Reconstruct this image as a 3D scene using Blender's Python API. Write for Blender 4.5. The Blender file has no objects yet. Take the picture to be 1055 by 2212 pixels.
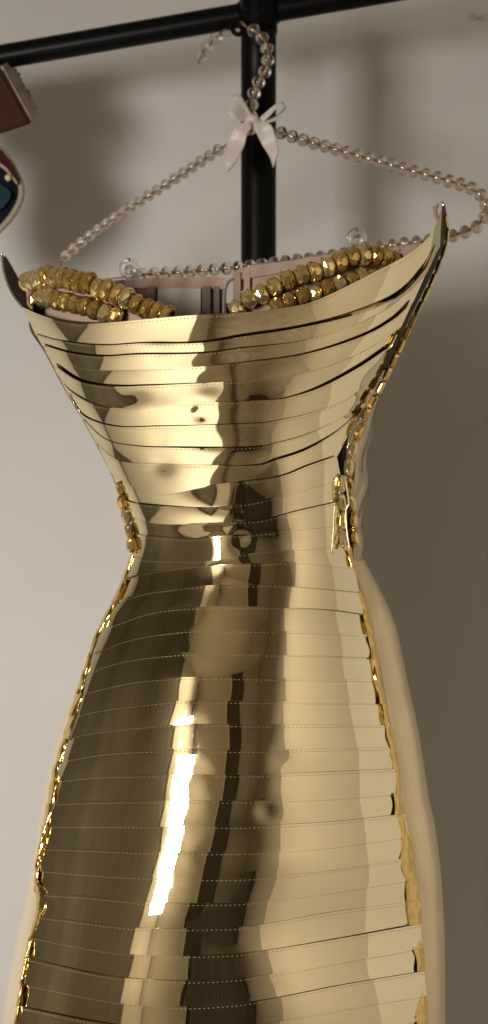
import bpy, bmesh, math, random
import numpy as np
from mathutils import Vector, Matrix, Quaternion

random.seed(7)
rng = np.random.default_rng(11)
S = bpy.context.scene
COL = S.collection
PI = math.pi

# ------------------------------------------------------------------ camera
CAMD, CAMZ, MM = 1.40, 1.15, 0.43e-3      # distance to the dress, lens height, metres per photo pixel at the dress
cam = bpy.data.cameras.new("camera")
cam.sensor_fit = 'VERTICAL'
cam.sensor_height = 36.0
cam.lens = 18.0 / ((1106 * MM) / CAMD)
cam.clip_start, cam.clip_end = 0.05, 50
cam.dof.use_dof = True
cam.dof.focus_distance = 1.29
cam.dof.aperture_fstop = 4.8
camo = bpy.data.objects.new("camera", cam)
COL.objects.link(camo)
camo.location = (0, -CAMD, CAMZ)
camo.rotation_euler = (PI / 2, 0, 0)
S.camera = camo

# ------------------------------------------------------------------ world, lamp and added fill lights, exposure
S.view_settings.view_transform = 'Standard'
S.view_settings.look = 'None'
S.view_settings.gamma = 1
S.view_settings.exposure = 0.0
S.cycles.use_denoising = True
S.cycles.max_bounces = 10
S.cycles.caustics_reflective = False
S.cycles.caustics_refractive = False
W = bpy.data.worlds.new("World")
S.world = W
W.use_nodes = True
W.node_tree.nodes["Background"].inputs[0].default_value = (0.5, 0.42, 0.33, 1)
W.node_tree.nodes["Background"].inputs[1].default_value = 0.02


def area(name, loc, target, size, size_y, power, color, spread=180):
    l = bpy.data.lights.new(name, 'AREA')
    l.shape = 'RECTANGLE'
    l.size, l.size_y, l.energy, l.color = size, size_y, power, color
    l.spread = math.radians(spread)
    o = bpy.data.objects.new(name, l)
    COL.objects.link(o)
    o.location = loc
    o.rotation_euler = (Vector(target) - Vector(loc)).to_track_quat('-Z', 'Y').to_euler()
    return o


area("softbox_lamp", (-0.80, -1.42, 1.27), (-0.12, 0.45, 0.42), 0.30, 0.42, 13.0, (1.0, 0.975, 0.93), 118)
area("door_fill_light", (-0.75, -2.3, 2.32), (-1.55, -2.4, 1.1), 0.3, 0.3, 12.0, (1.0, 0.88, 0.70), 130)  # unseen fill, added to brighten the mirrored door
area("bed_fill_light", (-0.95, -0.7, 2.32), (-0.95, -0.8, 0), 0.3, 0.3, 2.1, (1.0, 0.90, 0.76), 90)  # unseen fill from above, added to lighten what the bodice mirrors
area("right_wall_fill_light", (-0.15, -1.3, 2.5), (1.25, -0.95, 0.9), 0.6, 0.6, 6.8, (1.0, 0.92, 0.80), 70)  # unseen fill, added to brighten the right wall


# ------------------------------------------------------------------ helpers
def P(px, py, y=0.0):
    """the point of the place that stands at depth y behind the dress plane, measured from the photograph"""
    k = MM * (CAMD + y) / CAMD
    return Vector(((px - 527.5) * k, y, CAMZ + (1106 - py) * k))


def mesh_obj(name, verts, faces, mat, parent=None, smooth=True):
    me = bpy.data.meshes.new(name)
    me.from_pydata([tuple(v) for v in verts], [], faces)
    me.update()
    if smooth:
        me.polygons.foreach_set("use_smooth", [True] * len(me.polygons))
    if mat is not None:
        me.materials.append(mat)
    o = bpy.data.objects.new(name, me)
    COL.objects.link(o)
    if parent is not None:
        o.parent = parent
        o.matrix_parent_inverse = Matrix.Translation(-world_loc(parent))
    return o


def world_loc(o):
    v = Vector(o.location)
    return v


def from_bm(name, bm, mat, parent=None, smooth=False):
    bmesh.ops.recalc_face_normals(bm, faces=bm.faces)
    me = bpy.data.meshes.new(name)
    bm.to_mesh(me)
    bm.free()
    if smooth:
        me.polygons.foreach_set("use_smooth", [True] * len(me.polygons))
    me.materials.append(mat)
    o = bpy.data.objects.new(name, me)
    COL.objects.link(o)
    if parent is not None:
        o.parent = parent
        o.matrix_parent_inverse = Matrix.Translation(-world_loc(parent))
    return o


def thing(name, loc, label, cat, group=None):
    o = bpy.data.objects.new(name, None)
    o.empty_display_size = 0.02
    COL.objects.link(o)
    o.location = loc
    o["label"] = label
    o["category"] = cat
    if group:
        o["group"] = group
    return o


def catmull(pts, n):
    """n points, evenly spaced along a smooth curve through pts"""
    p = np.array([tuple(q) for q in pts], float)
    ext = np.vstack([2 * p[0] - p[1], p, 2 * p[-1] - p[-2]])
    out = []
    for i in range(len(p) - 1):
        a, b, c, d = ext[i:i + 4]
        for t in np.linspace(0, 1, 24, endpoint=False):
            out.append(0.5 * ((2 * b) + (c - a) * t + (2 * a - 5 * b + 4 * c - d) * t * t + (3 * b - a - 3 * c + d) * t ** 3))
    out.append(p[-1])
    out = np.array(out)
    seg = np.r_[0, np.cumsum(np.linalg.norm(np.diff(out, axis=0), axis=1))]
    s = np.linspace(0, seg[-1], n)
    return np.stack([np.interp(s, seg, out[:, k]) for k in range(p.shape[1])], 1)


def curve_len(pts):
    q = catmull(pts, 200)
    return float(np.linalg.norm(np.diff(q, axis=0), axis=1).sum())


def pchip(x, y, xq):
    """monotone cubic interpolation"""
    x, y, xq = np.asarray(x, float), np.asarray(y, float), np.asarray(xq, float)
    h = np.diff(x)
    d = np.diff(y) / h
    m = np.zeros_like(y)
    m[0], m[-1] = d[0], d[-1]
    for i in range(1, len(x) - 1):
        if d[i - 1] * d[i] > 0:
            w1, w2 = 2 * h[i] + h[i - 1], h[i] + 2 * h[i - 1]
            m[i] = (w1 + w2) / (w1 / d[i - 1] + w2 / d[i])
    k = np.clip(np.searchsorted(x, xq) - 1, 0, len(h) - 1)
    xc = np.clip(xq, x[0], x[-1])
    t = (xc - x[k]) / h[k]
    return ((1 + 2 * t) * (1 - t) ** 2 * y[k] + t * (1 - t) ** 2 * h[k] * m[k] + t * t * (3 - 2 * t) * y[k + 1] + t * t * (t - 1) * h[k] * m[k + 1])


def tube(name, pts, r, mat, parent=None, seg=12, n=40, smooth=True):
    c = catmull(pts, n)
    verts, faces = [], []
    up = Vector((0.13, 0.9, 0.31)).normalized()
    for i in range(n):
        t = Vector(c[min(i + 1, n - 1)] - c[max(i - 1, 0)]).normalized()
        a = t.cross(up).normalized()
        b = t.cross(a)
        for j in range(seg):
            an = 2 * PI * j / seg
            verts.append(Vector(c[i]) + (a * math.cos(an) + b * math.sin(an)) * r)
    for i in range(n - 1):
        for j in range(seg):
            k = (j + 1) % seg
            faces.append((i * seg + j, i * seg + k, (i + 1) * seg + k, (i + 1) * seg + j))
    faces.append(tuple(range(seg)))
    faces.append(tuple((n - 1) * seg + j for j in reversed(range(seg))))
    return mesh_obj(name, verts, faces, mat, parent, smooth)


def grid(name, rows, mat, parent=None, smooth=True):
    """rows: list of equally long lists of points"""
    n = len(rows[0])
    v = [p for r in rows for p in r]
    f = [(i * n + j, i * n + j + 1, (i + 1) * n + j + 1, (i + 1) * n + j) for i in range(len(rows) - 1) for j in range(n - 1)]
    return mesh_obj(name, v, f, mat, parent, smooth)


def box(name, lo, hi, mat, parent=None, kind=None):
    (x0, y0, z0), (x1, y1, z1) = lo, hi
    v = [(x0, y0, z0), (x1, y0, z0), (x1, y1, z0), (x0, y1, z0), (x0, y0, z1), (x1, y0, z1), (x1, y1, z1), (x0, y1, z1)]
    f = [(0, 3, 2, 1), (4, 5, 6, 7), (0, 1, 5, 4), (1, 2, 6, 5), (2, 3, 7, 6), (3, 0, 4, 7)]
    o = mesh_obj(name, v, f, mat, parent, False)
    if kind:
        o["kind"] = kind
    return o


# ------------------------------------------------------------------ materials
def mat(name, col, rough=0.5, metal=0.0, **kw):
    m = bpy.data.materials.new(name)
    m.use_nodes = True
    b = m.node_tree.nodes["Principled BSDF"]
    b.inputs["Base Color"].default_value = (*col, 1)
    b.inputs["Roughness"].default_value = rough
    b.inputs["Metallic"].default_value = metal
    for k, v in kw.items():
        b.inputs[k.replace("_", " ")].default_value = v
    return m


def nd(m, t, **kw):
    n = m.node_tree.nodes.new(t)
    for k, v in kw.items():
        setattr(n, k, v)
    return n


def lk(m, a, ao, b, bi):
    m.node_tree.links.new(a.outputs[ao], b.inputs[bi])


def noise(m, scale, detail=4, rough=0.5, stretch=None, coord='Object'):
    tc = nd(m, 'ShaderNodeTexCoord')
    n = nd(m, 'ShaderNodeTexNoise')
    n.inputs['Scale'].default_value = scale
    n.inputs['Detail'].default_value = detail
    n.inputs['Roughness'].default_value = rough
    if stretch:
        mp = nd(m, 'ShaderNodeMapping')
        mp.inputs['Scale'].default_value = stretch
        lk(m, tc, coord, mp, 'Vector')
        lk(m, mp, 'Vector', n, 'Vector')
    else:
        lk(m, tc, coord, n, 'Vector')
    return n


def ramp(m, src, out, stops):
    r = nd(m, 'ShaderNodeValToRGB')
    e = r.color_ramp.elements
    while len(e) < len(stops):
        e.new(0.5)
    for el, (p, c) in zip(e, stops):
        el.position = p
        el.color = (*c, 1) if len(c) == 3 else c
    lk(m, src, out, r, 'Fac')
    return r


def bump(m, src, out, strength, dist):
    b = nd(m, 'ShaderNodeBump')
    b.inputs['Strength'].default_value = strength
    b.inputs['Distance'].default_value = dist
    lk(m, src, out, b, 'Height')
    lk(m, b, 'Normal', m.node_tree.nodes["Principled BSDF"], 'Normal')
    return b


def colored(m, src, out, stops, inp="Base Color"):
    r = ramp(m, src, out, stops)
    lk(m, r, 'Color', m.node_tree.nodes["Principled BSDF"], inp)


# gold mirror vinyl: fine rubbed scratches and finger smears change its gloss
M_GOLD = mat("gold_mirror_vinyl", (0.92, 0.825, 0.565), 0.03, 1.0)
_tc = nd(M_GOLD, 'ShaderNodeTexCoord')
_sx = nd(M_GOLD, 'ShaderNodeSeparateXYZ')
lk(M_GOLD, _tc, 'Object', _sx, 'Vector')
_mx = nd(M_GOLD, 'ShaderNodeMapRange')
_mx.interpolation_type = 'SMOOTHSTEP'
_ab = nd(M_GOLD, 'ShaderNodeMath', operation='ADD')
_ab.inputs[1].default_value = 0.045
lk(M_GOLD, _sx, 'X', _ab, 0)
_a2 = nd(M_GOLD, 'ShaderNodeMath', operation='ABSOLUTE')
lk(M_GOLD, _ab, 0, _a2, 0)
lk(M_GOLD, _a2, 0, _mx, 'Value')
_mx.inputs['From Min'].default_value = 0.01
_mx.inputs['From Max'].default_value = 0.075
_mx.inputs['To Min'].default_value = 1.0
_mx.inputs['To Max'].default_value = 0.12
_n1 = noise(M_GOLD, 30, 6, 0.7, (1.4, 1, 1.0))
_n2 = noise(M_GOLD, 240, 3, 0.6, (1.0, 1, 0.12))
_ad = nd(M_GOLD, 'ShaderNodeMath', operation='MULTIPLY')
lk(M_GOLD, _n1, 'Fac', _ad, 0)
lk(M_GOLD, _n2, 'Fac', _ad, 1)
_rr = ramp(M_GOLD, _ad, 0, [(0.16, (0.0,) * 3), (0.26, (0.35,) * 3), (0.42, (1.0,) * 3)])
_m3 = nd(M_GOLD, 'ShaderNodeMath', operation='MULTIPLY')
lk(M_GOLD, _rr, 'Color', _m3, 0)
lk(M_GOLD, _mx, 'Result', _m3, 1)
_m4 = nd(M_GOLD, 'ShaderNodeMath', operation='MULTIPLY_ADD')
lk(M_GOLD, _m3, 0, _m4, 0)
_m4.inputs[1].default_value = 0.075
_m4.inputs[2].default_value = 0.012
lk(M_GOLD, _m4, 0, M_GOLD.node_tree.nodes["Principled BSDF"], 'Roughness')
_n = noise(M_GOLD, 9, 2, 0.4, (1, 1, 1.5))
bump(M_GOLD, _n, 'Fac', 0.12, 0.0012)

M_FOIL = mat("crinkled_gold_foil", (0.86, 0.62, 0.22), 0.16, 1.0)
_n = noise(M_FOIL, 90, 2, 0.5, (1, 1, 0.7))
bump(M_FOIL, _n, 'Fac', 0.6, 0.003)
M_INSIDE = mat("vinyl_reverse", (0.11, 0.075, 0.032), 0.3, 0.85)
M_FACING = mat("dark_bronze_lining", (0.040, 0.024, 0.011), 0.55, 0.0, Specular_IOR_Level=0.12)
M_BACKING = mat("dark_backing", (0.035, 0.026, 0.018), 0.7)
M_THREAD = mat("gold_thread", (0.34, 0.26, 0.13), 0.45, 0.25)

M_GEM = mat("amber_gold_crystal", (0.6, 0.4, 0.1), 0.06, 0.72, Transmission_Weight=0.45, IOR=1.6, Coat_Weight=0.6, Coat_Roughness=0.02)
_o = nd(M_GEM, 'ShaderNodeObjectInfo')
colored(M_GEM, _o, 'Random', [(0.0, (0.66, 0.42, 0.10)), (0.5, (0.86, 0.62, 0.22)), (1.0, (0.96, 0.80, 0.42))])
M_GEMLINK = mat("gold_bar_link", (0.80, 0.60, 0.26), 0.12, 1.0)

M_BEAD = mat("clear_champagne_bead", (0.87, 0.77, 0.69), 0.02, 0.0, Transmission_Weight=0.95, IOR=1.5, Coat_Weight=0.5)
M_PLASTIC = mat("clear_plastic", (0.93, 0.9, 0.86), 0.06, 0.0, Transmission_Weight=1.0, IOR=1.45)
M_WIRE = mat("bead_wire", (0.80, 0.66, 0.48), 0.22, 1.0)
M_NUDE = mat("nude_lining", (0.40, 0.27, 0.205), 0.85, 0.0, Sheen_Weight=0.3)
_n = noise(M_NUDE, 900, 2, 0.5)
bump(M_NUDE, _n, 'Fac', 0.3, 0.0005)
M_MESH = mat("sheer_brown_mesh", (0.21, 0.14, 0.105), 0.8)
M_LABEL = mat("pale_label", (0.50, 0.44, 0.38), 0.7)
M_RIBBON = mat("blush_satin_ribbon", (0.60, 0.515, 0.455), 0.42, 0.0, Sheen_Weight=0.5, Anisotropic=0.5)
M_SATIN = mat("champagne_satin", (0.86, 0.72, 0.47), 0.34, 0.65, Sheen_Weight=0.2)
_n = noise(M_SATIN, 90, 4, 0.6, (1, 1, 0.05))
bump(M_SATIN, _n, 'Fac', 0.4, 0.003)
M_SILVER = mat("silver_pleated_vinyl", (0.56, 0.49, 0.38), 0.16, 0.75)
_n = noise(M_SILVER, 60, 3, 0.5, (1, 1, 0.5))
bump(M_SILVER, _n, 'Fac', 0.5, 0.004)

M_BLACK = mat("black_powder_coat", (0.004, 0.004, 0.004), 0.36, 0.0, Specular_IOR_Level=0.09)
_n = noise(M_BLACK, 300, 2)
bump(M_BLACK, _n, 'Fac', 0.08, 0.0005)

M_WALL = mat("painted_plaster", (0.61, 0.575, 0.53), 0.9)
_n = noise(M_WALL, 2.2, 4, 0.6)
colored(M_WALL, _n, 'Fac', [(0.3, (0.565, 0.54, 0.50)), (0.7, (0.615, 0.59, 0.555))])
_n = noise(M_WALL, 160, 5, 0.6)
bump(M_WALL, _n, 'Fac', 0.15, 0.002)
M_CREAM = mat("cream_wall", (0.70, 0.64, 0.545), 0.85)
M_DARKWALL = mat("brown_wall", (0.17, 0.13, 0.095), 0.8)
_n = noise(M_DARKWALL, 3.0, 3, 0.5, (1, 1, 0.12))
colored(M_DARKWALL, _n, 'Fac', [(0.3, (0.135, 0.118, 0.096)), (0.7, (0.205, 0.182, 0.152))])
M_FLOOR = mat("pale_floor", (0.60, 0.52, 0.42), 0.6)
_n = noise(M_FLOOR, 4, 3, 0.5, (1, 6, 1))
colored(M_FLOOR, _n, 'Fac', [(0.3, (0.36, 0.31, 0.25)), (0.7, (0.48, 0.43, 0.36))])
M_DOOR = mat("white_door_paint", (0.78, 0.72, 0.64), 0.5)
M_DARKWOOD = mat("dark_stained_wood", (0.05, 0.026, 0.018), 0.4)
_n = noise(M_DARKWOOD, 5, 3, 0.5, (6, 6, 0.3))
colored(M_DARKWOOD, _n, 'Fac', [(0.3, (0.06, 0.046, 0.035)), (0.7, (0.13, 0.10, 0.076))])
M_GREYWALL = mat("grey_wall", (0.60, 0.55, 0.47), 0.85)
M_THROW = mat("taupe_throw", (0.19, 0.165, 0.135), 0.9)
M_WHITE = mat("white_gloss_paint", (0.84, 0.79, 0.70), 0.4)
M_DIMWALL = mat("dimmed_wall", (0.42, 0.38, 0.325), 0.85)
M_SHEET = mat("pale_bed_sheet", (0.72, 0.66, 0.57), 0.9)
M_SCUFF = mat("pencil_scuff", (0.33, 0.29, 0.25), 0.9)

# ------------------------------------------------------------------ the room and added pieces (what the mirror vinyl sees)
WY = 0.45                                   # the wall behind the rail
XR, XL, YF, ZC = 1.25, -1.55, -3.1, 2.75
box("floor", (XL - .1, YF - .1, -0.1), (XR + .1, WY + .1, 0.0), M_FLOOR, kind="structure")
box("ceiling", (XL - .1, YF - .1, ZC), (XR + .1, WY + .1, ZC + .1), M_CREAM, kind="structure")
box("wall", (XL, WY, 0.0), (XR, WY + .1, ZC), M_WALL, kind="structure")
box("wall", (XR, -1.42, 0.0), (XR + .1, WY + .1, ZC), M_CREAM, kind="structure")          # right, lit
box("wall", (XR + .03, YF, 0.0), (XR + .1, -1.42, ZC), M_DIMWALL, kind="structure")        # right, dimness put into the colour for a sharp mirrored edge
box("wall", (XL - .1, YF, 0.0), (XL, WY + .1, ZC), M_DARKWALL, kind="structure")           # left
box("wall", (XL - .1, YF - .1, 0.0), (XR + .1, YF, ZC), M_GREYWALL, kind="structure")      # behind the camera
box("door", (XL, YF + .12, 0.0), (XL + .04, -1.88, 2.74), M_DOOR, kind="structure")
box("door_frame", (-0.14, YF, 0.0), (-0.08, YF + .09, 2.74), M_DOOR, kind="structure")
box("dark_mirror_panel", (-0.08, YF, 0.0), (0.46, YF + .03, 2.74), M_DARKWOOD, kind="structure")  # unseen panel, added to mirror as a dark band
box("added_chest", (0.02, -2.75, 0.0), (1.22, -2.2, 0.85), M_DARKWOOD, kind="structure")  # unseen, added to darken the middle of the bodice reflection
box("added_bed", (XL + .02, -2.3, 0.0), (-0.42, 0.40, 0.5), M_SHEET, kind="structure")  # unseen, added so the left of the bodice mirrors something pale
box("added_blanket", (-1.15, -1.75, 0.5), (-0.72, -1.30, 0.56), M_DARKWOOD, kind="structure")  # unseen, added for dark patches mirrored in the bodice

box("added_throw", (XL + .01, -2.31, 0.3), (-0.40, -1.80, 0.515), M_THROW, kind="structure")  # unseen, added for a mid-grey patch in the bodice reflection
wd = [(XR - .002, .07), (XR - .26, WY - .012), (XR - .24, WY - .003), (XR - .002, .11)]  # unseen wedge, added and angled to the lamp for a brighter mirrored step
wdo = mesh_obj("bright_wedge", [(x, y, .01) for x, y in wd] + [(x, y, 2.1) for x, y in wd], [(3, 2, 1, 0), (4, 5, 6, 7), (0, 1, 5, 4), (1, 2, 6, 5), (2, 3, 7, 6), (3, 0, 4, 7)], M_WHITE, None, False)
wdo["kind"] = "structure"
box("added_footstool", (-0.40, -2.75, 0.0), (-0.12, -2.25, 0.55), M_DARKWOOD, kind="structure")  # unseen, added to break up the bodice reflection with dark

# faint scuffs at the upper right of the wall
sc_v, sc_f = [], []
for (ax, ay, bx, by) in [(1010, 38, 1030, 30), (1016, 46, 1042, 36), (1030, 42, 1054, 30), (1022, 36, 1036, 44), (1040, 46, 1056, 40)]:
    a, b = P(ax, ay, WY - .001), P(bx, by, WY - .001)
    d = (b - a).normalized()
    nn = Vector((-d.z, 0, d.x)) * 0.0005
    i = len(sc_v)
    sc_v += [a - nn, b - nn, b + nn, a + nn]
    sc_f.append((i, i + 1, i + 2, i + 3))
scf = mesh_obj("wall_scuff", sc_v, sc_f, M_SCUFF, None, False)
scf["kind"] = "structure"

# ------------------------------------------------------------------ clothes rail
RY = 0.17
rail = thing("clothes_rail", P(557, 25, RY), "black metal clothes rail with round upright post behind the gold dress", "clothes rail")
ra, rb = P(-420, 196, RY + .07), P(1250, -92, RY - .03)
tube("crossbar", [ra, ra.lerp(rb, .5), rb], 0.0127, M_BLACK, rail, 24, 30)
pt = P(559, 18, RY)
tube("post", [Vector((pt.x, RY, 0.01)), Vector((pt.x, RY, 0.9)), Vector((pt.x, RY, pt.z))], 0.0184, M_BLACK, rail, 28, 20)
j0 = P(559, 62, RY)
tube("socket", [Vector((pt.x, RY, j0.z - .004)), Vector((pt.x, RY, pt.z - .01)), Vector((pt.x, RY, pt.z + .012))], 0.0198, M_BLACK, rail, 28, 8)
e0, e1 = ra.lerp(rb, (P(519, 0, RY).x - ra.x) / (rb.x - ra.x)), ra.lerp(rb, (P(600, 0, RY).x - ra.x) / (rb.x - ra.x))
tube("collar", [e0, e0.lerp(e1, .5), e1], 0.0142, M_BLACK, rail, 24, 6)
# the small bolt and black ring the hook hangs in
rc = P(515, 60, RY - .018)
ring = [rc + Vector((0.006 * math.sin(a), 0.004 * math.cos(a), 0.008 * math.cos(a))) for a in np.linspace(0, 2 * PI, 12)]
tube("hanging_ring", ring, 0.0026, M_BLACK, rail, 8, 28)
for bx_ in (533, 571):
    c = P(bx_, 19, RY - .0165)
    bm = bmesh.new()
    bmesh.ops.create_uvsphere(bm, u_segments=12, v_segments=8, radius=0.0035)
    bmesh.ops.translate(bm, vec=c, verts=bm.verts)
    from_bm("bolt", bm, M_BLACK, rail, True)

# ------------------------------------------------------------------ the form of the dress front
# one row per height: pixel positions of [seam, quarter, half, door edge, door frame, wall edge, half, three quarters, seam]
ALPHA = [None, None, None, -41.0, -6.0, 42.0, None, None, None]
ROWS = [  # py, xL, xa, xline, xc, xR, ridge depth, phiL, phiR
    (430, -30, 320, 520, 725, 985, -.150, -62, 56),
    (560, 10, 325, 520, 715, 950, -.140, -62, 56),
    (690, 60, 330, 520, 700, 895, -.126, -62, 56),
    (780, 112, 335, 528, 668, 838, -.115, -62, 56),
    (860, 158, 345, 532, 624, 800, -.104, -62, 56),
    (950, 203, 372, 530, 604, 745, -.093, -62, 55),
    (1050, 252, 405, 522, 618, 735, -.083, -63, 55),
    (1110, 282, 425, 518, 622, 735, -.079, -64, 56),
    (1165, 292, 438, 520, 640, 738, -.0765, -66, 58),
    (1215, 285, 445, 521, 642, 758, -.0790, -61, 60),
    (1330, 232, 408, 528, 628, 800, -.0935, -58, 61),
    (1430, 195, 386, 500, 628, 820, -.1080, -58, 61),
    (1600, 147, 364, 480, 625, 852, -.1290, -58, 60),
    (1700, 120, 350, 470, 604, 868, -.1395, -58, 60),
    (1850, 85, 330, 430, 606, 892, -.1520, -57, 60),
    (2000, 70, 290, 392, 570, 908, -.1640, -58, 60),
    (2190, 36, 245, 364, 610, 924, -.1790, -54, 60),
    (2400, 10, 220, 345, 570, 940, -.1950, -54, 60),
]
ROWS = np.array(ROWS, float)
PYG = np.arange(430, 2401, 3.0)
PXG = np.arange(-60, 1121, 3.0)
cols = [pchip(ROWS[:, 0], ROWS[:, k], PYG) for k in range(1, 9)]
# soften the vertical changes a little
ker = np.ones(9) / 9
cols = [np.convolve(np.pad(c, 4, mode='edge'), ker, mode='valid') for c in cols]
FIELD = np.zeros((len(PYG), len(PXG)))
for i, py in enumerate(PYG):
    xL, xa, xl, xc, xR, yc, pL, pR = [c[i] for c in cols]
    k = MM * (CAMD + yc * .6) / CAMD
    th = lambda px: math.degrees(math.atan((px - 527.5) * MM / CAMD))
    fa, fl, fc = (-41 - th(xa)) / 2, (-6 - th(xl)) / 2, (42 - th(xc)) / 2
    xs = [xL - 80, xL, xL + .22 * (xa - xL), xL + .60 * (xa - xL), xa, xl, xc, xc + .45 * (xR - xc), xc + .78 * (xR - xc), xR, xR + 80]
    ph = [pL - 3, pL, pL * .78, fa + .40 * (pL * .78 - fa), fa, fl, fc, fc + .50 * (pR - fc), fc + .84 * (pR - fc), pR, pR + 3]
    phi = np.interp(PXG, xs, ph)
    kk = np.ones(13) / 13
    phi = np.convolve(np.pad(phi, 6, mode='edge'), kk, mode='valid')
    dy = np.tan(np.radians(phi)) * 3.0 * k
    y = np.cumsum(dy)
    y -= y.min()
    FIELD[i] = yc + y


def depth(px, py):
    px = np.clip(np.asarray(px, float), PXG[0], PXG[-1] - .01)
    py = np.clip(np.asarray(py, float), PYG[0], PYG[-1] - .01)
    a = (px - PXG[0]) / 3.0
    b = (py - PYG[0]) / 3.0
    i, j = np.floor(b).astype(int), np.floor(a).astype(int)
    i, j = np.minimum(i, len(PYG) - 2), np.minimum(j, len(PXG) - 2)
    u, v = a - j, b - i
    return (FIELD[i, j] * (1 - u) * (1 - v) + FIELD[i, j + 1] * u * (1 - v) + FIELD[i + 1, j] * (1 - u) * v + FIELD[i + 1, j + 1] * u * v)


# strip boundaries, left edge to right edge
BOD = [
    [(50, 664), (90, 681), (150, 697), (220, 698), (400, 682), (527, 675), (643, 660), (709, 638), (807, 589), (889, 545), (935, 500), (955, 448)],
    [(78, 722), (130, 736), (220, 746), (305, 742), (430, 741), (525, 727), (643, 709), (760, 682), (861, 640), (920, 580), (951, 530)],
    [(92, 745), (150, 762), (220, 770), (300, 766), (430, 764), (525, 752), (665, 733), (807, 680), (880, 630), (922, 588)],
    [(104, 768), (160, 790), (225, 797), (350, 795), (430, 792), (525, 783), (660, 765), (780, 728), (850, 690), (893, 650)],
    [(115, 788), (178, 822), (273, 833), (368, 831), (460, 826), (558, 819), (668, 800), (764, 766), (830, 730), (868, 702)],
    [(122, 803), (155, 840), (216, 871), (287, 881), (363, 872), (460, 869), (558, 865), (618, 860), (693, 837), (777, 793), (848, 745)],
    [(148, 850), (183, 897), (259, 921), (344, 921), (460, 918), (558, 914), (585, 911), (668, 893), (752, 860), (824, 798)],
    [(180, 905), (230, 950), (297, 964), (368, 967), (460, 968), (558, 964), (593, 958), (680, 931), (800, 862)],
    [(208, 955), (240, 985), (278, 999), (368, 1002), (460, 1005), (558, 999), (593, 987), (660, 964), (727, 927), (785, 881)],
    [(240, 1020), (300, 1055), (354, 1066), (460, 1047), (597, 1031), (672, 1004), (728, 985)],
    [(265, 1075), (292, 1087), (401, 1096), (460, 1095), (534, 1087), (618, 1068), (737, 1031)],
    [(280, 1110), (320, 1125), (363, 1130), (460, 1129), (558, 1125), (627, 1108), (735, 1083)],
    [(294, 1148), (311, 1156), (420, 1163), (502, 1156), (558, 1153), (640, 1142), (735, 1131)],
    [(287, 1200), (330, 1211), (439, 1213), (500, 1203), (560, 1193), (650, 1186), (747, 1177)],
]
SKI = [
    [(272, 1245), (311, 1237), (387, 1225), (480, 1219), (558, 1217), (651, 1213), (764, 1225)],
    [(252, 1298), (300, 1283), (344, 1275), (439, 1265), (558, 1263), (641, 1265), (783, 1277)],
    [(225, 1358), (306, 1327), (363, 1315), (450, 1310), (558, 1310), (698, 1313), (793, 1325)],
    [(205, 1408), (287, 1379), (392, 1362), (480, 1361), (558, 1362), (690, 1365), (807, 1372)],
    [(190, 1452), (268, 1426), (387, 1411), (480, 1411), (558, 1412), (690, 1414), (816, 1419)],
    [(180, 1496), (287, 1471), (387, 1463), (480, 1463), (558, 1464), (690, 1467), (823, 1468)],
    [(168, 1545), (226, 1531), (363, 1515), (460, 1514), (558, 1515), (690, 1516), (833, 1517)],
    [(150, 1594), (202, 1580), (363, 1564), (460, 1564), (558, 1565), (690, 1566), (842, 1567)],
    [(133, 1642), (240, 1625), (392, 1618), (480, 1620), (558, 1621), (700, 1618), (854, 1615)],
    [(122, 1685), (226, 1675), (392, 1673), (480, 1673), (558, 1673), (700, 1668), (862, 1661)],
    [(117, 1734), (240, 1730), (350, 1729), (480, 1730), (595, 1728), (720, 1723), (868, 1712)],
    [(103, 1783), (200, 1783), (330, 1783), (480, 1784), (595, 1782), (730, 1774), (874, 1758)],
    [(91, 1831), (180, 1834), (325, 1840), (450, 1841), (574, 1839), (730, 1826), (885, 1804)],
    [(76, 1877), (200, 1888), (320, 1894), (440, 1897), (540, 1896), (700, 1883), (893, 1853)],
    [(96, 1930), (210, 1938), (325, 1949), (440, 1951), (558, 1947), (710, 1927), (900, 1897)],
    [(84, 1979), (215, 1995), (325, 2006), (440, 2004), (553, 1999), (720, 1970), (904, 1946)],
    [(68, 2023), (200, 2048), (300, 2060), (420, 2063), (553, 2056), (720, 2030), (910, 1996)],
    [(57, 2069), (200, 2102), (300, 2115), (430, 2118), (568, 2107), (730, 2078), (914, 2045)],
    [(46, 2122), (190, 2152), (300, 2169), (430, 2174), (574, 2160), (740, 2128), (918, 2098)],
    [(38, 2173), (190, 2205), (300, 2220), (430, 2225), (584, 2210), (740, 2178), (922, 2148)],
    [(30, 2225), (190, 2257), (300, 2272), (430, 2277), (584, 2262), (740, 2230), (926, 2200)],
    [(24, 2277), (190, 2309), (300, 2324), (430, 2329), (584, 2314), (740, 2282), (930, 2252)],
]

dress = thing("gold_dress", P(515, 1200, -0.02), "strapless gold mirror dress of horizontal strips hanging from a beaded hanger", "dress")
NU = 150
DENTS = [(432, 893, .0011, 20), (348, 945, .0006, 16), (345, 760, .0010, 22), (380, 1330, .0009, 20), (350, 1000, .0010, 22), (575, 1752, .0012, 20),
         (470, 1180, -.0012, 26), (520, 1165, .0008, 14), (610, 1640, .0007, 26), (455, 830, .0007, 26), (300, 880, -.0006, 22), (96, 1960, .0015, 16)]


def bcurve(pts):
    p = np.array(pts, float)
    t = np.r_[0, np.cumsum(np.linalg.norm(np.diff(p, axis=0), axis=1))]
    t /= t[-1]
    return catmull(pts, NU)


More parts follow.
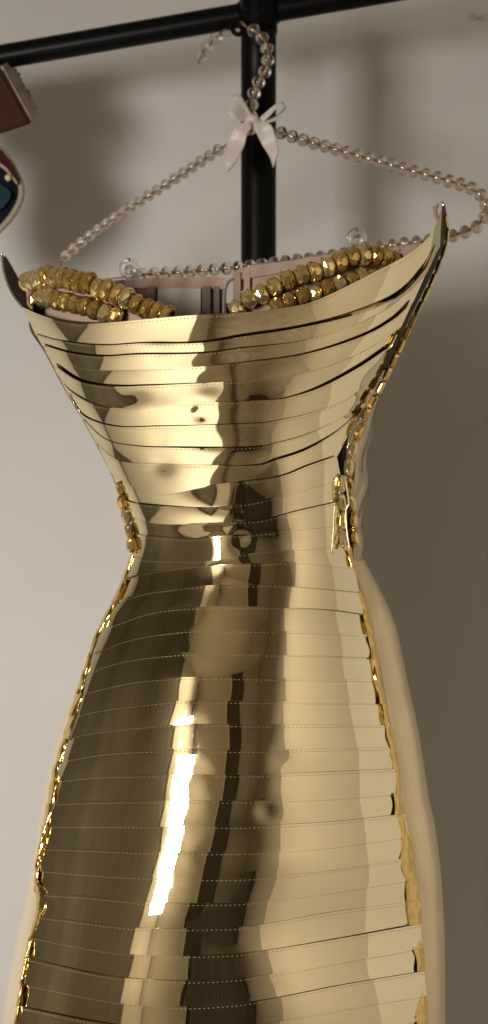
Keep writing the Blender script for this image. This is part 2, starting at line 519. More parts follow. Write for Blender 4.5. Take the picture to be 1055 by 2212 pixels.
def strip(top, bot, idx, bodice, gap=None, tilt=None, shift=0.0):
    """one vinyl strip between two boundary lines; its upper edge lies on the strip above"""
    A, B = bcurve(top), bcurve(bot)
    nv = 9
    u = np.linspace(0, 1, NU)
    if gap:
        side, amount, reach = gap
        w = np.clip(1 - (u if side == 'L' else 1 - u) / reach, 0, 1)
        w = np.sin(w * PI) ** 1.0 * amount
        A = A.copy()
        A[:, 1] += w
    tv = rng.normal(0, 0.032 if bodice else 0.022) if tilt is None else tilt
    tu = rng.normal(0, 0.016 if bodice else 0.017) + shift
    bulge = rng.normal(0.00004, 0.00010)
    waves = [(rng.uniform(0.8, 3.5), rng.uniform(0, 6.28), rng.normal(0, 1)) for _ in range(4)]
    amp = 0.00022 if bodice else 0.00012
    cen = np.exp(-((u - 0.45) / 0.22) ** 2)
    wave = sum(a * np.sin(2 * PI * f * u + p) / f for f, p, a in waves) * amp * (1.0 + 1.2 * cen)
    rows, back = [], None
    for j in range(nv):
        v = j / (nv - 1)
        q = A * (1 - v) + B * v
        px, py = q[:, 0], q[:, 1] + (2.5 * v if True else 0)
        hgt = np.linalg.norm(A - B, axis=1) * MM
        X = (px - 500) * MM
        y = depth(px, py) + ((-0.0009 + 0.0005 * v) if (bodice and idx < 5) else (-0.0016 + 0.0011 * v))
        y = y + tv * (v - .5) * hgt + tu * X - bulge * 4 * v * (1 - v) + wave * (0.6 + 0.8 * math.sin(2.2 * v + idx))
        for (dx, dyy, da, dr) in DENTS:
            if abs(dyy - py.mean()) < 60:
                y = y + da * np.exp(-((px - dx) ** 2 / (dr * 1.3) ** 2 + (py - dyy) ** 2 / dr ** 2))
        rows.append([P(px[i], py[i], y[i]) for i in range(NU)])
    name = "strip"
    o = grid(name, rows, M_GOLD, dress)
    # rims: the thickness of the vinyl
    v, f = [], []

    def rim(line):
        s = len(v)
        for p in line:
            v.append(p)
        for p in line:
            v.append(p + Vector((0, 0.0011, 0)))
        n = len(line)
        for i in range(n - 1):
            f.append((s + i, s + i + 1, s + n + i + 1, s + n + i))
    rim(rows[0])
    rim(list(reversed(rows[-1])))
    rim([r[0] for r in rows])
    rim([r[-1] for r in reversed(rows)])
    e = mesh_obj("cut_edge", v, f, M_INSIDE, o, False)
    # stitches along the upper edge
    L = float(np.linalg.norm(np.diff(A, axis=0), axis=1).sum())
    ns = int(L / 7.6)
    sv, sf = [], []
    line = catmull([tuple(rows[1][i].lerp(rows[0][i], 0.25)) for i in range(0, NU, 3)] + [tuple(rows[1][-1])], ns)
    for i in range(ns - 1):
        c = Vector((line[i] + line[i + 1]) / 2)
        d = Vector(line[i + 1] - line[i])
        if d.length < 1e-6:
            continue
        h = d.length * rng.uniform(.30, .42)
        d.normalize()
        up = Vector((-d.z, 0, d.x)).normalized()
        out = d.cross(up)
        if out.y > 0:
            out = -out
        s = len(sv)
        sv += [c - d * h - out * 0.0002, c + d * h - out * 0.0002, c + up * 0.00045, c - up * 0.00045, c + out * 0.00055]
        sf += [(s, s + 2, s + 4), (s + 2, s + 1, s + 4), (s + 1, s + 3, s + 4), (s + 3, s, s + 4)]
    if sv:
        t = mesh_obj("stitching", sv, sf, M_THREAD, o, False)
        t["kind"] = "stuff"
    return o


gaps_b = {4: ('L', 4, .25), 5: ('L', 8, .22), 6: ('L', 3, .22), 8: ('R', 9, .55)}
for i in range(len(BOD) - 1):
    strip(BOD[i], BOD[i + 1], i, True, gaps_b.get(i), {0: .19, 1: .09, 2: .05, 3: .02}.get(i))
strip(BOD[-1], SKI[0], 20, False, None, 0.0)
for i in range(len(SKI) - 1):
    low = SKI[i + 1]
    if i == 13:                      # this strip juts out past the left seam
        low = [(73, 1925)] + low[1:]
    strip(SKI[i], low, 30 + i, False)

# dark backing just under the strips (seen in the gaps)
rows = []
for py in np.arange(700, 2290, 14):
    l = np.interp(py, [664, 760, 900, 1075, 1165, 1215, 1330, 1430, 1600, 1850, 2190, 2400], [62, 112, 190, 275, 300, 296, 250, 206, 158, 100, 46, 20])
    r = np.interp(py, [664, 700, 800, 880, 960, 1050, 1165, 1215, 1330, 1600, 1850, 2190, 2400], [880, 862, 810, 775, 728, 725, 730, 750, 785, 845, 880, 915, 930])
    px = np.linspace(l, r, 60)
    y = depth(px, np.full(60, py)) + 0.005
    rows.append([P(px[i], py, y[i]) for i in range(60)])
grid("backing", rows, M_BACKING, dress)


# ------------------------------------------------------------------ back of the dress
def back_shell(name, spec, m, n=40, backy=0.10):
    rows = []
    pys = [s[0] for s in spec]
    for py in np.arange(pys[0], pys[-1] + 1, 12):
        xl, xsl, xr, xsr = [float(pchip(pys, [s[k] for s in spec], [py])[0]) for k in range(1, 5)]
        yl, yr = float(depth(xl, py)), float(depth(xr, py))
        wob = 1.6 * math.sin(py * .021) + 1.1 * math.sin(py * .057 + 1)
        R = [P(xr, py, yr + .002), P(xsr + wob * .4, py, yr + .03), P(xsr - 18, py, yr * .5 + backy * .5 + .02), P(xsr * .7 + xsl * .3, py, backy),
             P((xsl + xsr) / 2, py, backy + .015), P(xsl * .7 + xsr * .3, py, backy), P(xsl + 18, py, yl * .5 + backy * .5 + .02), P(xsl + wob * .4, py, yl + .03), P(xl, py, yl + .002)]
        c = catmull(R, n)
        rows.append([Vector(q) for q in c])
    return grid(name, rows, m, dress)


SKB = [  # py, seam left, silhouette left, seam right, silhouette right
    (1195, 288, 284, 752, 778), (1227, 282, 275, 768, 795), (1322, 240, 232, 797, 840), (1370, 222, 208, 810, 855), (1464, 186, 176, 826, 873),
    (1583, 150, 134, 848, 897), (1697, 124, 105, 864, 915), (1838, 92, 82, 886, 938), (1954, 92, 64, 904, 948), (2048, 62, 42, 914, 952),
    (2190, 37, 18, 924, 952), (2290, 24, 6, 930, 952)]
back_shell("back_panel", SKB, M_SATIN, 90)
BOB = [(655, 72, 70, 874, 876), (700, 72, 68, 860, 862), (760, 104, 100, 830, 834), (850, 152, 148, 795, 806), (950, 208, 204, 744, 780), (1050, 256, 252, 734, 774), (1130, 290, 286, 736, 766), (1200, 290, 286, 748, 768)]
back_shell("bodice_back", BOB, M_FACING, 60, 0.11)

# pleated silvery side panel between the gem chain and the back
rows = []
for py in np.arange(800, 1212, 5):
    xo = float(pchip([800, 843, 880, 945, 994, 1043, 1075, 1132, 1173, 1212], [842, 831, 817, 807, 795, 801, 795, 786, 793, 790], [py])[0])
    xi = float(pchip([800, 880, 945, 1000, 1130, 1212], [826, 785, 752, 746, 752, 764], [py])[0])
    yi = float(depth(xi, py))
    r = []
    for t in np.linspace(0, 1, 26):
        fold = math.sin(t * 15 + py * .05 + 1.2 * math.sin(py * .023)) * 0.0026 * math.sin(PI * t) ** .6 * np.clip((py - 800) / 120, 0, 1)
        r.append(P(xi + (xo - xi) * math.sin(t * PI / 2), py, yi + .003 + 0.055 * (1 - math.cos(t * PI / 2)) + fold))
    rows.append(r)
grid("side_pleat", rows, M_SILVER, dress)


# the folded foil tabs where the strips meet the side seams
def foil_tabs(ybounds, pts, seed, thick, tuck=0):
    rs = np.random.default_rng(seed)
    pys = [p[0] for p in pts]
    for k in range(len(ybounds) - 1):
        y0, y1 = ybounds[k] + .6, ybounds[k + 1] + 3
        dz, tw, rl = rs.normal(0, .0010), rs.normal(0, .0022), rs.uniform(.0006, .0022)
        fx, fy = rs.uniform(3, 8), rs.uniform(3, 7)
        rows = []
        for a in np.linspace(0, 1, 10):
            py = y0 + (y1 - y0) * a
            l = float(pchip(pys, [p[1] for p in pts], [py])[0]) - tuck
            r = float(pchip(pys, [p[2] for p in pts], [py])[0])
            row = []
            for t in np.linspace(0, 1, 7):
                px = l + (r - l) * t + 1.2 * math.sin(fy * a + k) * (1 - t)
                y = float(depth(min(max(px, 0), 1050), py)) - .0018 - thick * math.sin(PI * t) + dz * .5 + tw * (t - .5) + rl * .45 * math.sin(fx * t + fy * a + k)
                row.append(P(px, py, y))
            rows.append(row)
        grid("foil_tab", rows, M_FOIL, dress)


LB = [b[0][1] for b in [BOD[-1]] + SKI]
RB = [b[-1][1] for b in [BOD[-1]] + SKI]
foil_tabs(LB, [(1195, 282, 290), (1240, 266, 276), (1298, 242, 253), (1365, 208, 219), (1417, 190, 200), (1507, 160, 178), (1592, 136, 150), (1678, 112, 125), (1730, 103, 117), (1830, 82, 91), (1900, 74, 82), (1925, 77, 97), (1960, 80, 100), (1985, 74, 85), (2050, 56, 63), (2120, 43, 49), (2190, 33, 40), (2280, 24, 30)], 3, .003)
foil_tabs(RB, [(1175, 744, 758), (1230, 762, 770), (1300, 781, 795), (1372, 800, 811), (1470, 812, 826), (1560, 835, 845), (1660, 853, 865), (1720, 856, 869), (1760, 858, 877), (1800, 869, 886), (1830, 872, 893), (1860, 870, 898), (1900, 881, 903), (1950, 885, 909), (2000, 888, 913), (2050, 897, 916), (2090, 907, 919), (2150, 907, 922), (2185, 903, 925), (2280, 916, 931)], 5, .0024, 4)


# ------------------------------------------------------------------ inside of the bodice
def lin_y(px):
    return 0.085 - ((px - 490) / 430) ** 2 * 0.07


NECK = bcurve(BOD[0])


def lining_piece(name, top, pybot, m, dy=0.0, n=40):
    A = catmull(top, n)
    rows = []
    for t in np.linspace(0, 1, 8):
        r = []
        for i in range(n):
            px = A[i, 0]
            pb = pybot(px) if callable(pybot) else pybot
            pb = min(pb, float(np.interp(px, NECK[:, 0], NECK[:, 1])) + 8)
            r.append(P(px, A[i, 1] + (pb - A[i, 1]) * t, lin_y(px) + dy + 0.0012 * math.sin(px * .11 + t)))
        rows.append(r)
    return grid(name, rows, m, dress)


lining_piece("back_lining", [(84, 640), (150, 622), (240, 607), (296, 602), (371, 599), (440, 598), (487, 598)], 740, M_MESH, 0.003)
lining_piece("back_lining", [(504, 588), (546, 574), (620, 565), (671, 556), (760, 546), (850, 540), (900, 528)], 740, M_NUDE, 0.003)
lining_piece("lining_binding", [(270, 604), (296, 602), (371, 599), (440, 598), (488, 598)], lambda x: 622 + (x - 270) * .012, M_NUDE, -0.001)
lining_piece("lining_binding", [(503, 586), (546, 573), (620, 564), (671, 555), (760, 545), (862, 538)], lambda x: np.interp(x, [503, 760, 862], [606, 566, 560]), M_NUDE, -0.001)
for (a, b, c) in ((437, 455, 0), (462, 474, 0), (318, 336, 0), (505, 520, 1), (528, 540, 1)):
    lining_piece("boning_channel", [(a, 618 if not c else 592), ((a + b) / 2, 618 if not c else 589), (b, 618 if not c else 586)], 735, M_NUDE if c else M_MESH, -0.003, 6)
lab = lining_piece("care_label", [(341, 624), (385, 622), (434, 624)], 684, M_LABEL, -0.0045, 12)
tube("lacing_cord", [P(489, 604, lin_y(489) - .004), P(484, 640, lin_y(484) - .004), P(482, 700, lin_y(482) - .004)], 0.0008, M_LABEL, dress, 6, 10)
tube("lacing_loop", [P(505, 602, lin_y(505) - .004), P(492, 612, lin_y(490) - .004), P(486, 640, lin_y(486) - .004), P(489, 700, lin_y(489) - .004)], 0.0014, M_MESH, dress, 8, 20)


# left inner facing, dark, up to the left tip
def band(name, ea, eb, m, n=30, ya=None, yb=None):
    A, B = catmull(ea, n), catmull(eb, n)
    rows = []
    for t in np.linspace(0, 1, 6):
        rows.append([P(*(A[i, :2] * (1 - t) + B[i, :2] * t), A[i, 2] * (1 - t) + B[i, 2] * t) for i in range(n)])
    return grid(name, rows, m, dress)


band("inner_facing", [(4, 552, .03), (10, 590, .02), (26, 632, .005), (50, 664, -.006), (90, 682, -.03), (150, 698, -.06), (230, 700, -.085)],
     [(12, 554, .06), (32, 588, .06), (56, 630, .055), (74, 658, .045), (112, 675, .02), (170, 690, -.02), (236, 697, -.06)], M_FACING)
band("wing_facing", [(955, 446, float(depth(955, 448)) + .002), (952, 490, float(depth(952, 490)) + .002), (935, 540, float(depth(935, 540)) + .002), (905, 600, float(depth(905, 600)) + .002), (868, 690, float(depth(868, 690)) + .002), (835, 770, float(depth(835, 770)) + .002), (795, 850, float(depth(795, 850)) + .002), (740, 930, float(depth(740, 930)) + .002), (733, 990, float(depth(733, 990)) + .002)],
     [(962, 442, .05), (966, 490, .05), (955, 540, .05), (930, 600, .04), (884, 690, .03), (852, 770, .02), (812, 850, .012), (768, 930, .0), (758, 990, -.01)], M_FACING)
tube("tip_binding", [P(4, 550, .03), P(9, 590, .018), P(25, 632, .003), P(48, 664, -.010)], 0.0009, M_GOLD, dress, 8, 24)
tube("tip_binding", [P(12, 554, .058), P(32, 588, .058), P(56, 630, .052), P(74, 656, .042)], 0.0008, M_GEMLINK, dress, 8, 24)
# a worn fleck in the neckline hem
ch_v = []
for (x, y) in [(438, 689), (446, 687), (456, 687), (466, 688), (462, 694), (453, 699), (445, 696)]:
    ch_v.append(P(x, y, float(depth(x, y)) - .0022))
mesh_obj("worn_fleck", ch_v, [tuple(range(len(ch_v)))], M_INSIDE, dress, False)
# frayed tips
for (q, m) in (([(946, 440), (940, 458), (947, 476), (953, 488)], M_NUDE), ([(955, 436), (960, 452), (965, 480), (968, 510)], M_GEMLINK), ([(938, 446), (943, 462), (948, 474)], M_NUDE), ([(3, 548), (6, 562), (12, 590)], M_NUDE)):
    tube("frayed_tip", [P(x, y, .045) for x, y in q], 0.0016, m, dress, 6, 14)

# nude cups carrying the two rows of crystals
ROW_L1 = [(58, 616), (75, 602), (118, 598), (165, 606), (210, 620), (255, 638), (300, 658), (340, 676), (372, 690)]
ROW_L2 = [(72, 652), (100, 645), (145, 652), (190, 662), (230, 676), (262, 690)]
ROW_R1 = [(500, 676), (530, 652), (562, 634), (598, 615), (640, 598), (690, 580), (740, 562), (790, 552), (838, 556), (862, 562)]
ROW_R2 = [(585, 668), (622, 652), (668, 636), (715, 622), (760, 606), (805, 596), (836, 596)]


def cup_depth(px, py):
    return float(depth(px, max(py, 600))) + 0.030


def cup(name, top, bottom, n=36):
    A, B = catmull(top, n), catmull(bottom, n)
    rows = []
    for t in np.linspace(0, 1, 10):
        rows.append([P(*(A[i] * (1 - t) + B[i] * t), cup_depth(*(A[i] * (1 - t) + B[i] * t)) + .007) for i in range(n)])
    return grid(name, rows, M_NUDE, dress)


cup("bust_cup", [(56, 622), (75, 608), (118, 604), (165, 612), (210, 626), (255, 644), (300, 664), (340, 682), (372, 696)], [(62, 690), (100, 712), (150, 724), (200, 730), (250, 732), (300, 730), (340, 728), (372, 720)])
cup("bust_cup", [(500, 684), (530, 660), (562, 642), (598, 623), (640, 606), (690, 588), (740, 570), (790, 560), (838, 562), (866, 566)], [(510, 720), (540, 716), (580, 712), (620, 706), (660, 698), (710, 680), (760, 660), (800, 636), (840, 610), (868, 590)])


def rondelle(r, l, seg=9):
    """faceted crystal, axis along local X, staggered facets"""
    bm = bmesh.new()
    prof = [(-.5, .50, 0), (-.45, .70, 0), (-.34, .88, 0.5), (-.14, .99, 0), (.14, .99, 0), (.34, .88, 0.5), (.45, .70, 0), (.5, .50, 0)]
    rings = []
    for (x, q, o) in prof:
        rings.append([bm.verts.new((x * l, q * r * math.cos(2 * PI * (j + o) / seg), q * r * math.sin(2 * PI * (j + o) / seg))) for j in range(seg)])
    for a in range(len(rings) - 1):
        oa, ob = prof[a][2], prof[a + 1][2]
        for j in range(seg):
            k = (j + 1) % seg
            if oa == ob:
                bm.faces.new((rings[a][j], rings[a][k], rings[a + 1][k], rings[a + 1][j]))
            elif ob > oa:
                bm.faces.new((rings[a][j], rings[a][k], rings[a + 1][j]))
                bm.faces.new((rings[a][k], rings[a + 1][k], rings[a + 1][j]))
            else:
                bm.faces.new((rings[a][j], rings[a + 1][k], rings[a + 1][j]))
                bm.faces.new((rings[a][j], rings[a][k], rings[a + 1][k]))
    bm.faces.new(rings[0])
    bm.faces.new(list(reversed(rings[-1])))
    bmesh.ops.recalc_face_normals(bm, faces=bm.faces)
    me = bpy.data.meshes.new("crystal")
    bm.to_mesh(me)
    bm.free()
    return me


GEMS = rondelle(1, 1)
GEMS.materials.append(M_GEM)


def inst(name, me, loc, xdir, scale, parent, roll=0.0):
    o = bpy.data.objects.new(name, me)
    COL.objects.link(o)
    q = Vector(xdir).to_track_quat('X', 'Z') @ Quaternion((1, 0, 0), roll)
    o.parent = parent
    o.matrix_parent_inverse = Matrix.Translation(-world_loc(parent))
    o.location = loc
    o.rotation_mode = 'QUATERNION'
    o.rotation_quaternion = q
    o.scale = scale
    return o


def gem_row(path, n, r_px, l_px, dy=0.0):
    st = tube("crystal_strand", [P(x, y, cup_depth(x, y) + dy) for x, y in path], 0.0012, M_BACKING, dress, 6, 40)
    pts = catmull([P(x, y, cup_depth(x, y) + dy) for x, y in path], n * 2 + 1)
    for i in range(n):
        a, c, b = Vector(pts[2 * i]), Vector(pts[2 * i + 1]), Vector(pts[2 * i + 2])
        d = (b - a)
        k = random.uniform(.94, 1.06)
        r = r_px * MM * .96 * k
        jit = Vector((0, random.uniform(-.0012, .0012), random.uniform(-.0012, .0012)))
        o = inst("crystal", GEMS, c + jit, d.normalized() + Vector((0, random.uniform(-.14, .14), random.uniform(-.07, .07))), (max(d.length * .98, l_px * MM * .85), r, r), st, random.uniform(0, 1))


gem_row(ROW_L1, 17, 25, 24)
gem_row(ROW_L2, 10, 23, 24, -.004)
gem_row(ROW_R1, 14, 22, 28)
gem_row(ROW_R2, 10, 21, 27, -.004)


# ------------------------------------------------------------------ gem chain down the right edge, gems at the left waist
def link_mesh():
    bm = bmesh.new()
    bmesh.ops.create_cube(bm, size=1)
    bmesh.ops.bevel(bm, geom=bm.edges[:] + bm.verts[:], offset=.16, segments=1, affect='EDGES')
    me = bpy.data.meshes.new("gold_link")
    bm.to_mesh(me)
    bm.free()
    me.materials.append(M_GEMLINK)
    return me


LINK = link_mesh()
chain_px = [(962, 462), (967, 505), (958, 545), (940, 592), (918, 640), (893, 690), (870, 738), (846, 790), (822, 838), (798, 880), (784, 912)]
chain = [P(x, y, float(depth(x - 12, y)) + (.012 if y < 700 else -.002)) for x, y in chain_px]
ch = tube("edge_chain", chain, 0.0012, M_BACKING, dress, 6, 60)
pts = catmull(chain, 15 * 2 + 1)
for i in range(15):
    d = Vector(pts[2 * i + 2] - pts[2 * i])
    w = 4.0 + .34 * i
    inst("gold_link", LINK, Vector(pts[2 * i + 1]), d.normalized() + Vector((.03, 0, 0)), (d.length * .86, w * MM * 1.4, w * MM * 1.7), ch, random.uniform(.3, .9))
low_a = [(784, 914), (766, 956), (755, 1000), (753, 1040), (757, 1080), (762, 1120), (767, 1182)]
low_b = [(741, 1025), (740, 1070), (742, 1120), (741, 1184)]
for path, n, w, dy in ((low_a, 7, 12, -.004), (low_b, 4, 8, -.005)):
    pp = [P(x, y, float(depth(x - 6, y)) + dy + .002) for x, y in path]
    st = tube("waist_strand", pp, 0.001, M_BACKING, dress, 6, 30)
    pts = catmull(pp, n * 2 + 1)
    for i in range(n):
        d = Vector(pts[2 * i + 2] - pts[2 * i])
        inst("crystal", GEMS, Vector(pts[2 * i + 1]), d.normalized() + Vector((random.uniform(-.12, .12), 0, 0)), (d.length * .95, w * MM, w * MM), st, random.uniform(0, 1))
tube("waist_cord", [P(x, y, float(depth(740, y)) - .010) for x, y in [(746, 1035), (750, 1055), (754, 1090), (748, 1100), (749, 1140), (756, 1190)]], 0.0009, M_SATIN, dress, 6, 24)
lp = [(256, 1042), (262, 1075), (272, 1115), (283, 1160), (288, 1192)]
pp = [P(x, y, float(depth(x + 12, y)) + .004) for x, y in lp]
st = tube("waist_strand", pp, 0.001, M_BACKING, dress, 6, 24)
pts = catmull(pp, 11)
for i in range(5):
    d = Vector(pts[2 * i + 2] - pts[2 * i])
    w = [7, 11, 11, 10, 13][i]
    inst("crystal", GEMS, Vector(pts[2 * i + 1]), d.normalized(), (d.length * .95, w * MM, w * MM), st, random.uniform(0, 1))

# ------------------------------------------------------------------ beaded hanger
hang = thing("beaded_hanger", P(545, 60, .12), "clear champagne bead hanger with blush ribbon bow, hooked under the black rail", "hanger")


def bead_mesh():
    bm = bmesh.new()
    prof = [(-.5, .20), (-.46, .44), (-.34, .74), (-.14, .97), (.14, .97), (.34, .74), (.46, .44), (.5, .20)]
    seg = 10
    rings = [[bm.verts.new((x, q * .5 * math.cos(2 * PI * j / seg), q * .5 * math.sin(2 * PI * j / seg))) for j in range(seg)] for a, (x, q) in enumerate(prof)]
    for a in range(len(prof) - 1):
        for j in range(seg):
            k = (j + 1) % seg
            f = bm.faces.new((rings[a][j], rings[a][k], rings[a + 1][k], rings[a + 1][j]))
            f.smooth = True
    bm.faces.new(rings[0])
    bm.faces.new(list(reversed(rings[-1])))
    bmesh.ops.recalc_face_normals(bm, faces=bm.faces)
    me = bpy.data.meshes.new("bead")
    bm.to_mesh(me)
    bm.free()
    me.materials.append(M_BEAD)
    return me


BEAD = bead_mesh()


def bead_run(path, dia_px, skip=0):
    pts3 = [P(x, y, z) for x, y, z in path]
    L = curve_len(pts3)
    y = sum(p[2] for p in path) / len(path)
    dia = dia_px * MM * (CAMD + y) / CAMD
    n = max(1, round(L / (dia * .97)))
    pts = catmull(pts3, 2 * n + 1)
    for i in range(n):
        d = Vector(pts[2 * i + 2] - pts[2 * i])
        inst("bead", BEAD, Vector(pts[2 * i + 1]), d.normalized(), (d.length * 1.02, dia * 1.1, dia * 1.1), hang, random.uniform(0, 1))
    tube("wire", pts3, 0.0010, M_WIRE, hang, 6, 40)


bead_run([(428, 138, .20), (440, 112, .20), (464, 84, .195), (500, 58, .185)], 27)
tube("wire", [P(500, 58, .185), P(512, 47, .17), P(524, 50, .145), P(536, 62, .132)], 0.0014, M_WIRE, hang, 6, 20)
bead_run([(537, 60, .132), (562, 76, .130), (578, 110, .128), (576, 146, .127), (558, 180, .126), (546, 214, .125), (544, 246, .125), (540, 292, .125)], 28)
bead_run([(482, 318, .128), (440, 345, .132), (360, 398, .142), (260, 462, .152), (180, 520, .158), (134, 560, .16)], 23)
bead_run([(597, 283, .120), (660, 304, .112), (760, 332, .098), (860, 360, .084), (960, 388, .070), (1018, 406, .060), (1046, 430, .055), (1050, 462, .053), (1032, 488, .055), (990, 506, .06), (930, 520, .066), (860, 528, .075), (770, 543, .082), (690, 556, .094), (600, 567, .103), (520, 577, .106), (420, 586, .108), (330, 592, .106), (270, 596, .104)], 27)
tube("wire", [P(482, 318, .128), P(515, 296, .126), P(545, 272, .125), P(575, 274, .122), P(597, 283, .12)], 0.0012, M_WIRE, hang, 6, 20)
tube("wire", [P(134, 560, .16), P(131, 585, .15), P(150, 610, .13), P(270, 600, .104)], 0.0012, M_WIRE, hang, 6, 20)

for (cx, cy, cz) in ((280, 580, .088), (771, 515, .072)):
    c = P(cx, cy, cz)
    r = .0082
    ringp = [c + Vector((r * math.sin(a), .003 * math.sin(a * .5), r * 1.05 * math.cos(a))) for a in np.linspace(0, 2 * PI, 14)]
    rg = tube("clear_clip", ringp, 0.0021, M_PLASTIC, hang, 10, 36)
    bm = bmesh.new()
    bmesh.ops.create_uvsphere(bm, u_segments=14, v_segments=9, radius=.0055)
    bmesh.ops.translate(bm, vec=c + Vector((.001, -.003, -.002)), verts=bm.verts)
    from_bm("clip_button", bm, M_PLASTIC, rg, True)
    tube("clip_jaw", [c + Vector((.004, 0, -.004)), c + Vector((.009, .002, -.008)), c + Vector((.006, .002, -.016))], .003, M_PLASTIC, rg, 8, 12)

# ribbon bow
BY = .108
bow = tube("ribbon_bow", [P(533, 262, BY), P(546, 256, BY - .006), P(558, 266, BY)], .0042, M_RIBBON, hang, 12, 14)


def ribbon(name, edges, n=30):
    """edges: (xl, yl, xr, yr, depth)"""
    E = catmull(edges, n)
    rows = []
    for t in np.linspace(0, 1, 7):
        rows.append([P(E[i, 0] * (1 - t) + E[i, 2] * t, E[i, 1] * (1 - t) + E[i, 3] * t, E[i, 4] + .003 * math.sin(t * 2.6 + i * .12) - .0015) for i in range(n)])
    o = grid(name, rows, M_RIBBON, bow)
    s = o.modifiers.new("thickness", 'SOLIDIFY')
    s.thickness = .0004
    return o


ribbon("loop", [(544, 252, 544, 268, BY), (533, 228, 526, 262, BY - .006), (520, 206, 506, 256, BY - .011), (504, 205, 494, 244, BY - .010), (494, 216, 493, 236, BY - .003), (502, 214, 502, 250, BY + .006), (522, 232, 522, 256, BY + .007), (540, 254, 540, 264, BY + .004)])
ribbon("loop", [(552, 262, 558, 272, BY), (574, 243, 582, 252, BY - .005), (600, 222, 606, 226, BY - .008), (614, 222, 617, 230, BY - .002), (612, 236, 616, 246, BY + .005), (592, 252, 594, 262, BY + .004), (562, 262, 564, 268, BY + .002)])
ribbon("tail", [(534, 260, 546, 272, BY - .002), (508, 278, 534, 290, BY - .006), (492, 306, 528, 314, BY - .002), (482, 344, 510, 352, BY - .006), (486, 352, 492, 372, BY - .004)])
ribbon("tail", [(546, 264, 566, 262, BY - .003), (552, 282, 586, 270, BY - .008), (566, 312, 598, 304, BY - .003), (582, 338, 602, 326, BY - .005), (590, 362, 594, 356, BY - .003)])

# ------------------------------------------------------------------ the bags hanging at the left
M_BROWN = mat("brown_leather", (0.045, 0.018, 0.005), 0.75, 0.0, Specular_IOR_Level=0.15)
M_BCREAM = mat("cream_canvas", (0.42, 0.34, 0.27), 0.8)
M_BSPOT = mat("dark_print", (0.055, 0.035, 0.03), 0.8)
_n = noise(M_BCREAM, 70, 3, 0.6)
colored(M_BCREAM, _n, 'Fac', [(0.40, (0.30, 0.22, 0.18)), (0.6, (0.46, 0.38, 0.31))])
M_NAVY = mat("navy_print", (0.005, 0.008, 0.015), 0.7, 0.0, Specular_IOR_Level=0.15)
M_RED = mat("dark_red_band", (0.04, 0.004, 0.004), 0.7, 0.0, Specular_IOR_Level=0.15)
M_TEAL = mat("teal_print", (0.008, 0.026, 0.032), 0.7, 0.0, Specular_IOR_Level=0.15)
M_PIPE = mat("cream_piping", (0.30, 0.24, 0.17), 0.6)
M_PEARL = mat("pale_stud", (0.55, 0.48, 0.33), 0.25)

bagl = thing("brown_bag", P(-40, 298, .2), "boxy brown bag with cream printed side hanging below the black rail", "bag")
F = [(2, 146), (69, 268), (-190, 352), (-257, 226)]
K = [(24, 132), (84, 240), (-174, 322), (-235, 205)]
fv = [P(x, y, .16) for x, y in F]
kv = [P(x, y, .24) for x, y in K]
bm = bmesh.new()
vs = [bm.verts.new(p) for p in fv + kv]
for q in ((0, 1, 2, 3), (7, 6, 5, 4), (0, 4, 5, 1), (1, 5, 6, 2), (2, 6, 7, 3), (3, 7, 4, 0)):
    bm.faces.new([vs[i] for i in q])
bmesh.ops.bevel(bm, geom=bm.edges[:], offset=.003, segments=2, affect='EDGES')
from_bm("body", bm, M_BROWN, bagl, False)


def on_side(a, b, off=0.0015):
    """point on the cream side: a along the edge, b towards the back"""
    p = fv[0].lerp(fv[1], a).lerp(kv[0].lerp(kv[1], a), b)
    n = (fv[1] - fv[0]).cross(kv[0] - fv[0]).normalized()
    if n.x < 0:
        n = -n
    return p + n * off


sp = [on_side(a, b) for a, b in ((-.02, .06), (.95, .06), (.93, .86), (-.02, .92))]
sb = [on_side(a, b, -.001) for a, b in ((-.02, .06), (.95, .06), (.93, .86), (-.02, .92))]
mesh_obj("side_panel", sp + sb, [(0, 1, 2, 3), (0, 4, 5, 1), (1, 5, 6, 2), (2, 6, 7, 3), (3, 7, 4, 0)], M_BCREAM, bagl, False)
for (a, b, r) in ((.18, .86, .006), (.27, .9, .008), (.36, .84, .005), (.48, .8, .005), (.60, .86, .009), (.68, .84, .006), (.1, .84, .005)):
    ring_ = []
    for t in range(8):
        an = 2 * PI * t / 8
        ring_.append(on_side(a + r * 5 * math.cos(an) * random.uniform(.7, 1.2), b + r * 14 * math.sin(an) * random.uniform(.7, 1.2), .0022))
    mesh_obj("printed_patch", ring_, [tuple(range(8))], M_BSPOT, bagl, False)

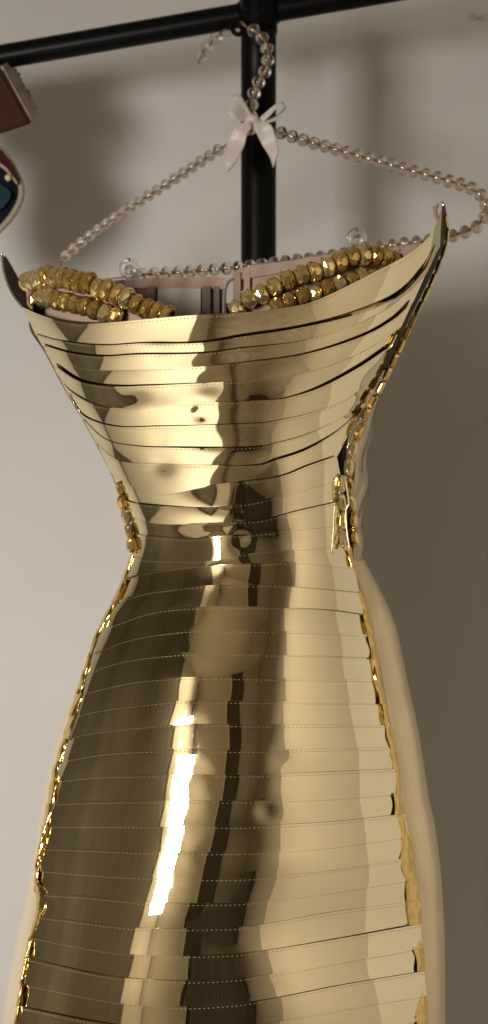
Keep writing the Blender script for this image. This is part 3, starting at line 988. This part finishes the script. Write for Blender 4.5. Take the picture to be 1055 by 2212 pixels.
pou = thing("patterned_pouch", P(-60, 420, .18), "blue and red patterned pouch with cream piping below the brown bag", "pouch")
OUT = [(-150, 300), (-60, 296), (0, 322), (34, 372), (47, 412), (36, 450), (2, 494), (-60, 545), (-150, 560), (-200, 430)]
oc = catmull(OUT + [OUT[0]], 60)[:-1]
cx, cy = -70, 425


def dome(name, scale0, m, parent, y0, bulge, filt=None):
    verts, faces = [], []
    n = len(oc)
    levels = [(1.0, 0), (.9, .55), (.65, .85), (.3, .97)]
    for (s, h) in levels:
        for q in oc:
            verts.append(P(cx + (q[0] - cx) * s * scale0, cy + (q[1] - cy) * s * scale0, y0 - bulge * h))
    verts.append(P(cx, cy, y0 - bulge))
    for a in range(len(levels) - 1):
        for j in range(n):
            k = (j + 1) % n
            faces.append((a * n + j, a * n + k, (a + 1) * n + k, (a + 1) * n + j))
    b = (len(levels) - 1) * n
    for j in range(n):
        faces.append((b + j, b + (j + 1) % n, len(verts) - 1))
    return mesh_obj(name, verts, faces, m, parent)


dome("front", 0.98, M_NAVY, pou, .18, .008)
dome("back", 0.98, M_NAVY, pou, .184, -.02)
tube("piping", [P(q[0], q[1], .178) for q in oc] + [P(oc[0][0], oc[0][1], .178)], .0034, M_PIPE, pou, 10, 120)


def patch(name, poly, m, y):
    v = [P(x, y_, y) for x, y_ in poly] + [P(x, y_, y + .006) for x, y_ in poly]
    n = len(poly)
    return mesh_obj(name, v, [tuple(range(n))] + [(i, (i + 1) % n, n + (i + 1) % n, n + i) for i in range(n)], m, pou, False)


patch("red_band", [(-30, 318), (-2, 322), (22, 352), (40, 388), (38, 394), (14, 362), (-30, 330)], M_RED, .1685)
patch("cream_stripe", [(-30, 330), (14, 362), (38, 394), (37, 399), (12, 368), (-30, 336)], M_PIPE, .168)
patch("teal_panel", [(-90, 380), (-10, 388), (4, 398), (22, 412), (24, 424), (10, 446), (-30, 470), (-90, 480)], M_TEAL, .167)
bm = bmesh.new()
bmesh.ops.create_uvsphere(bm, u_segments=14, v_segments=9, radius=.0036)
bmesh.ops.translate(bm, vec=P(18, 384, .166), verts=bm.verts)
from_bm("stud", bm, M_PEARL, pou, True)
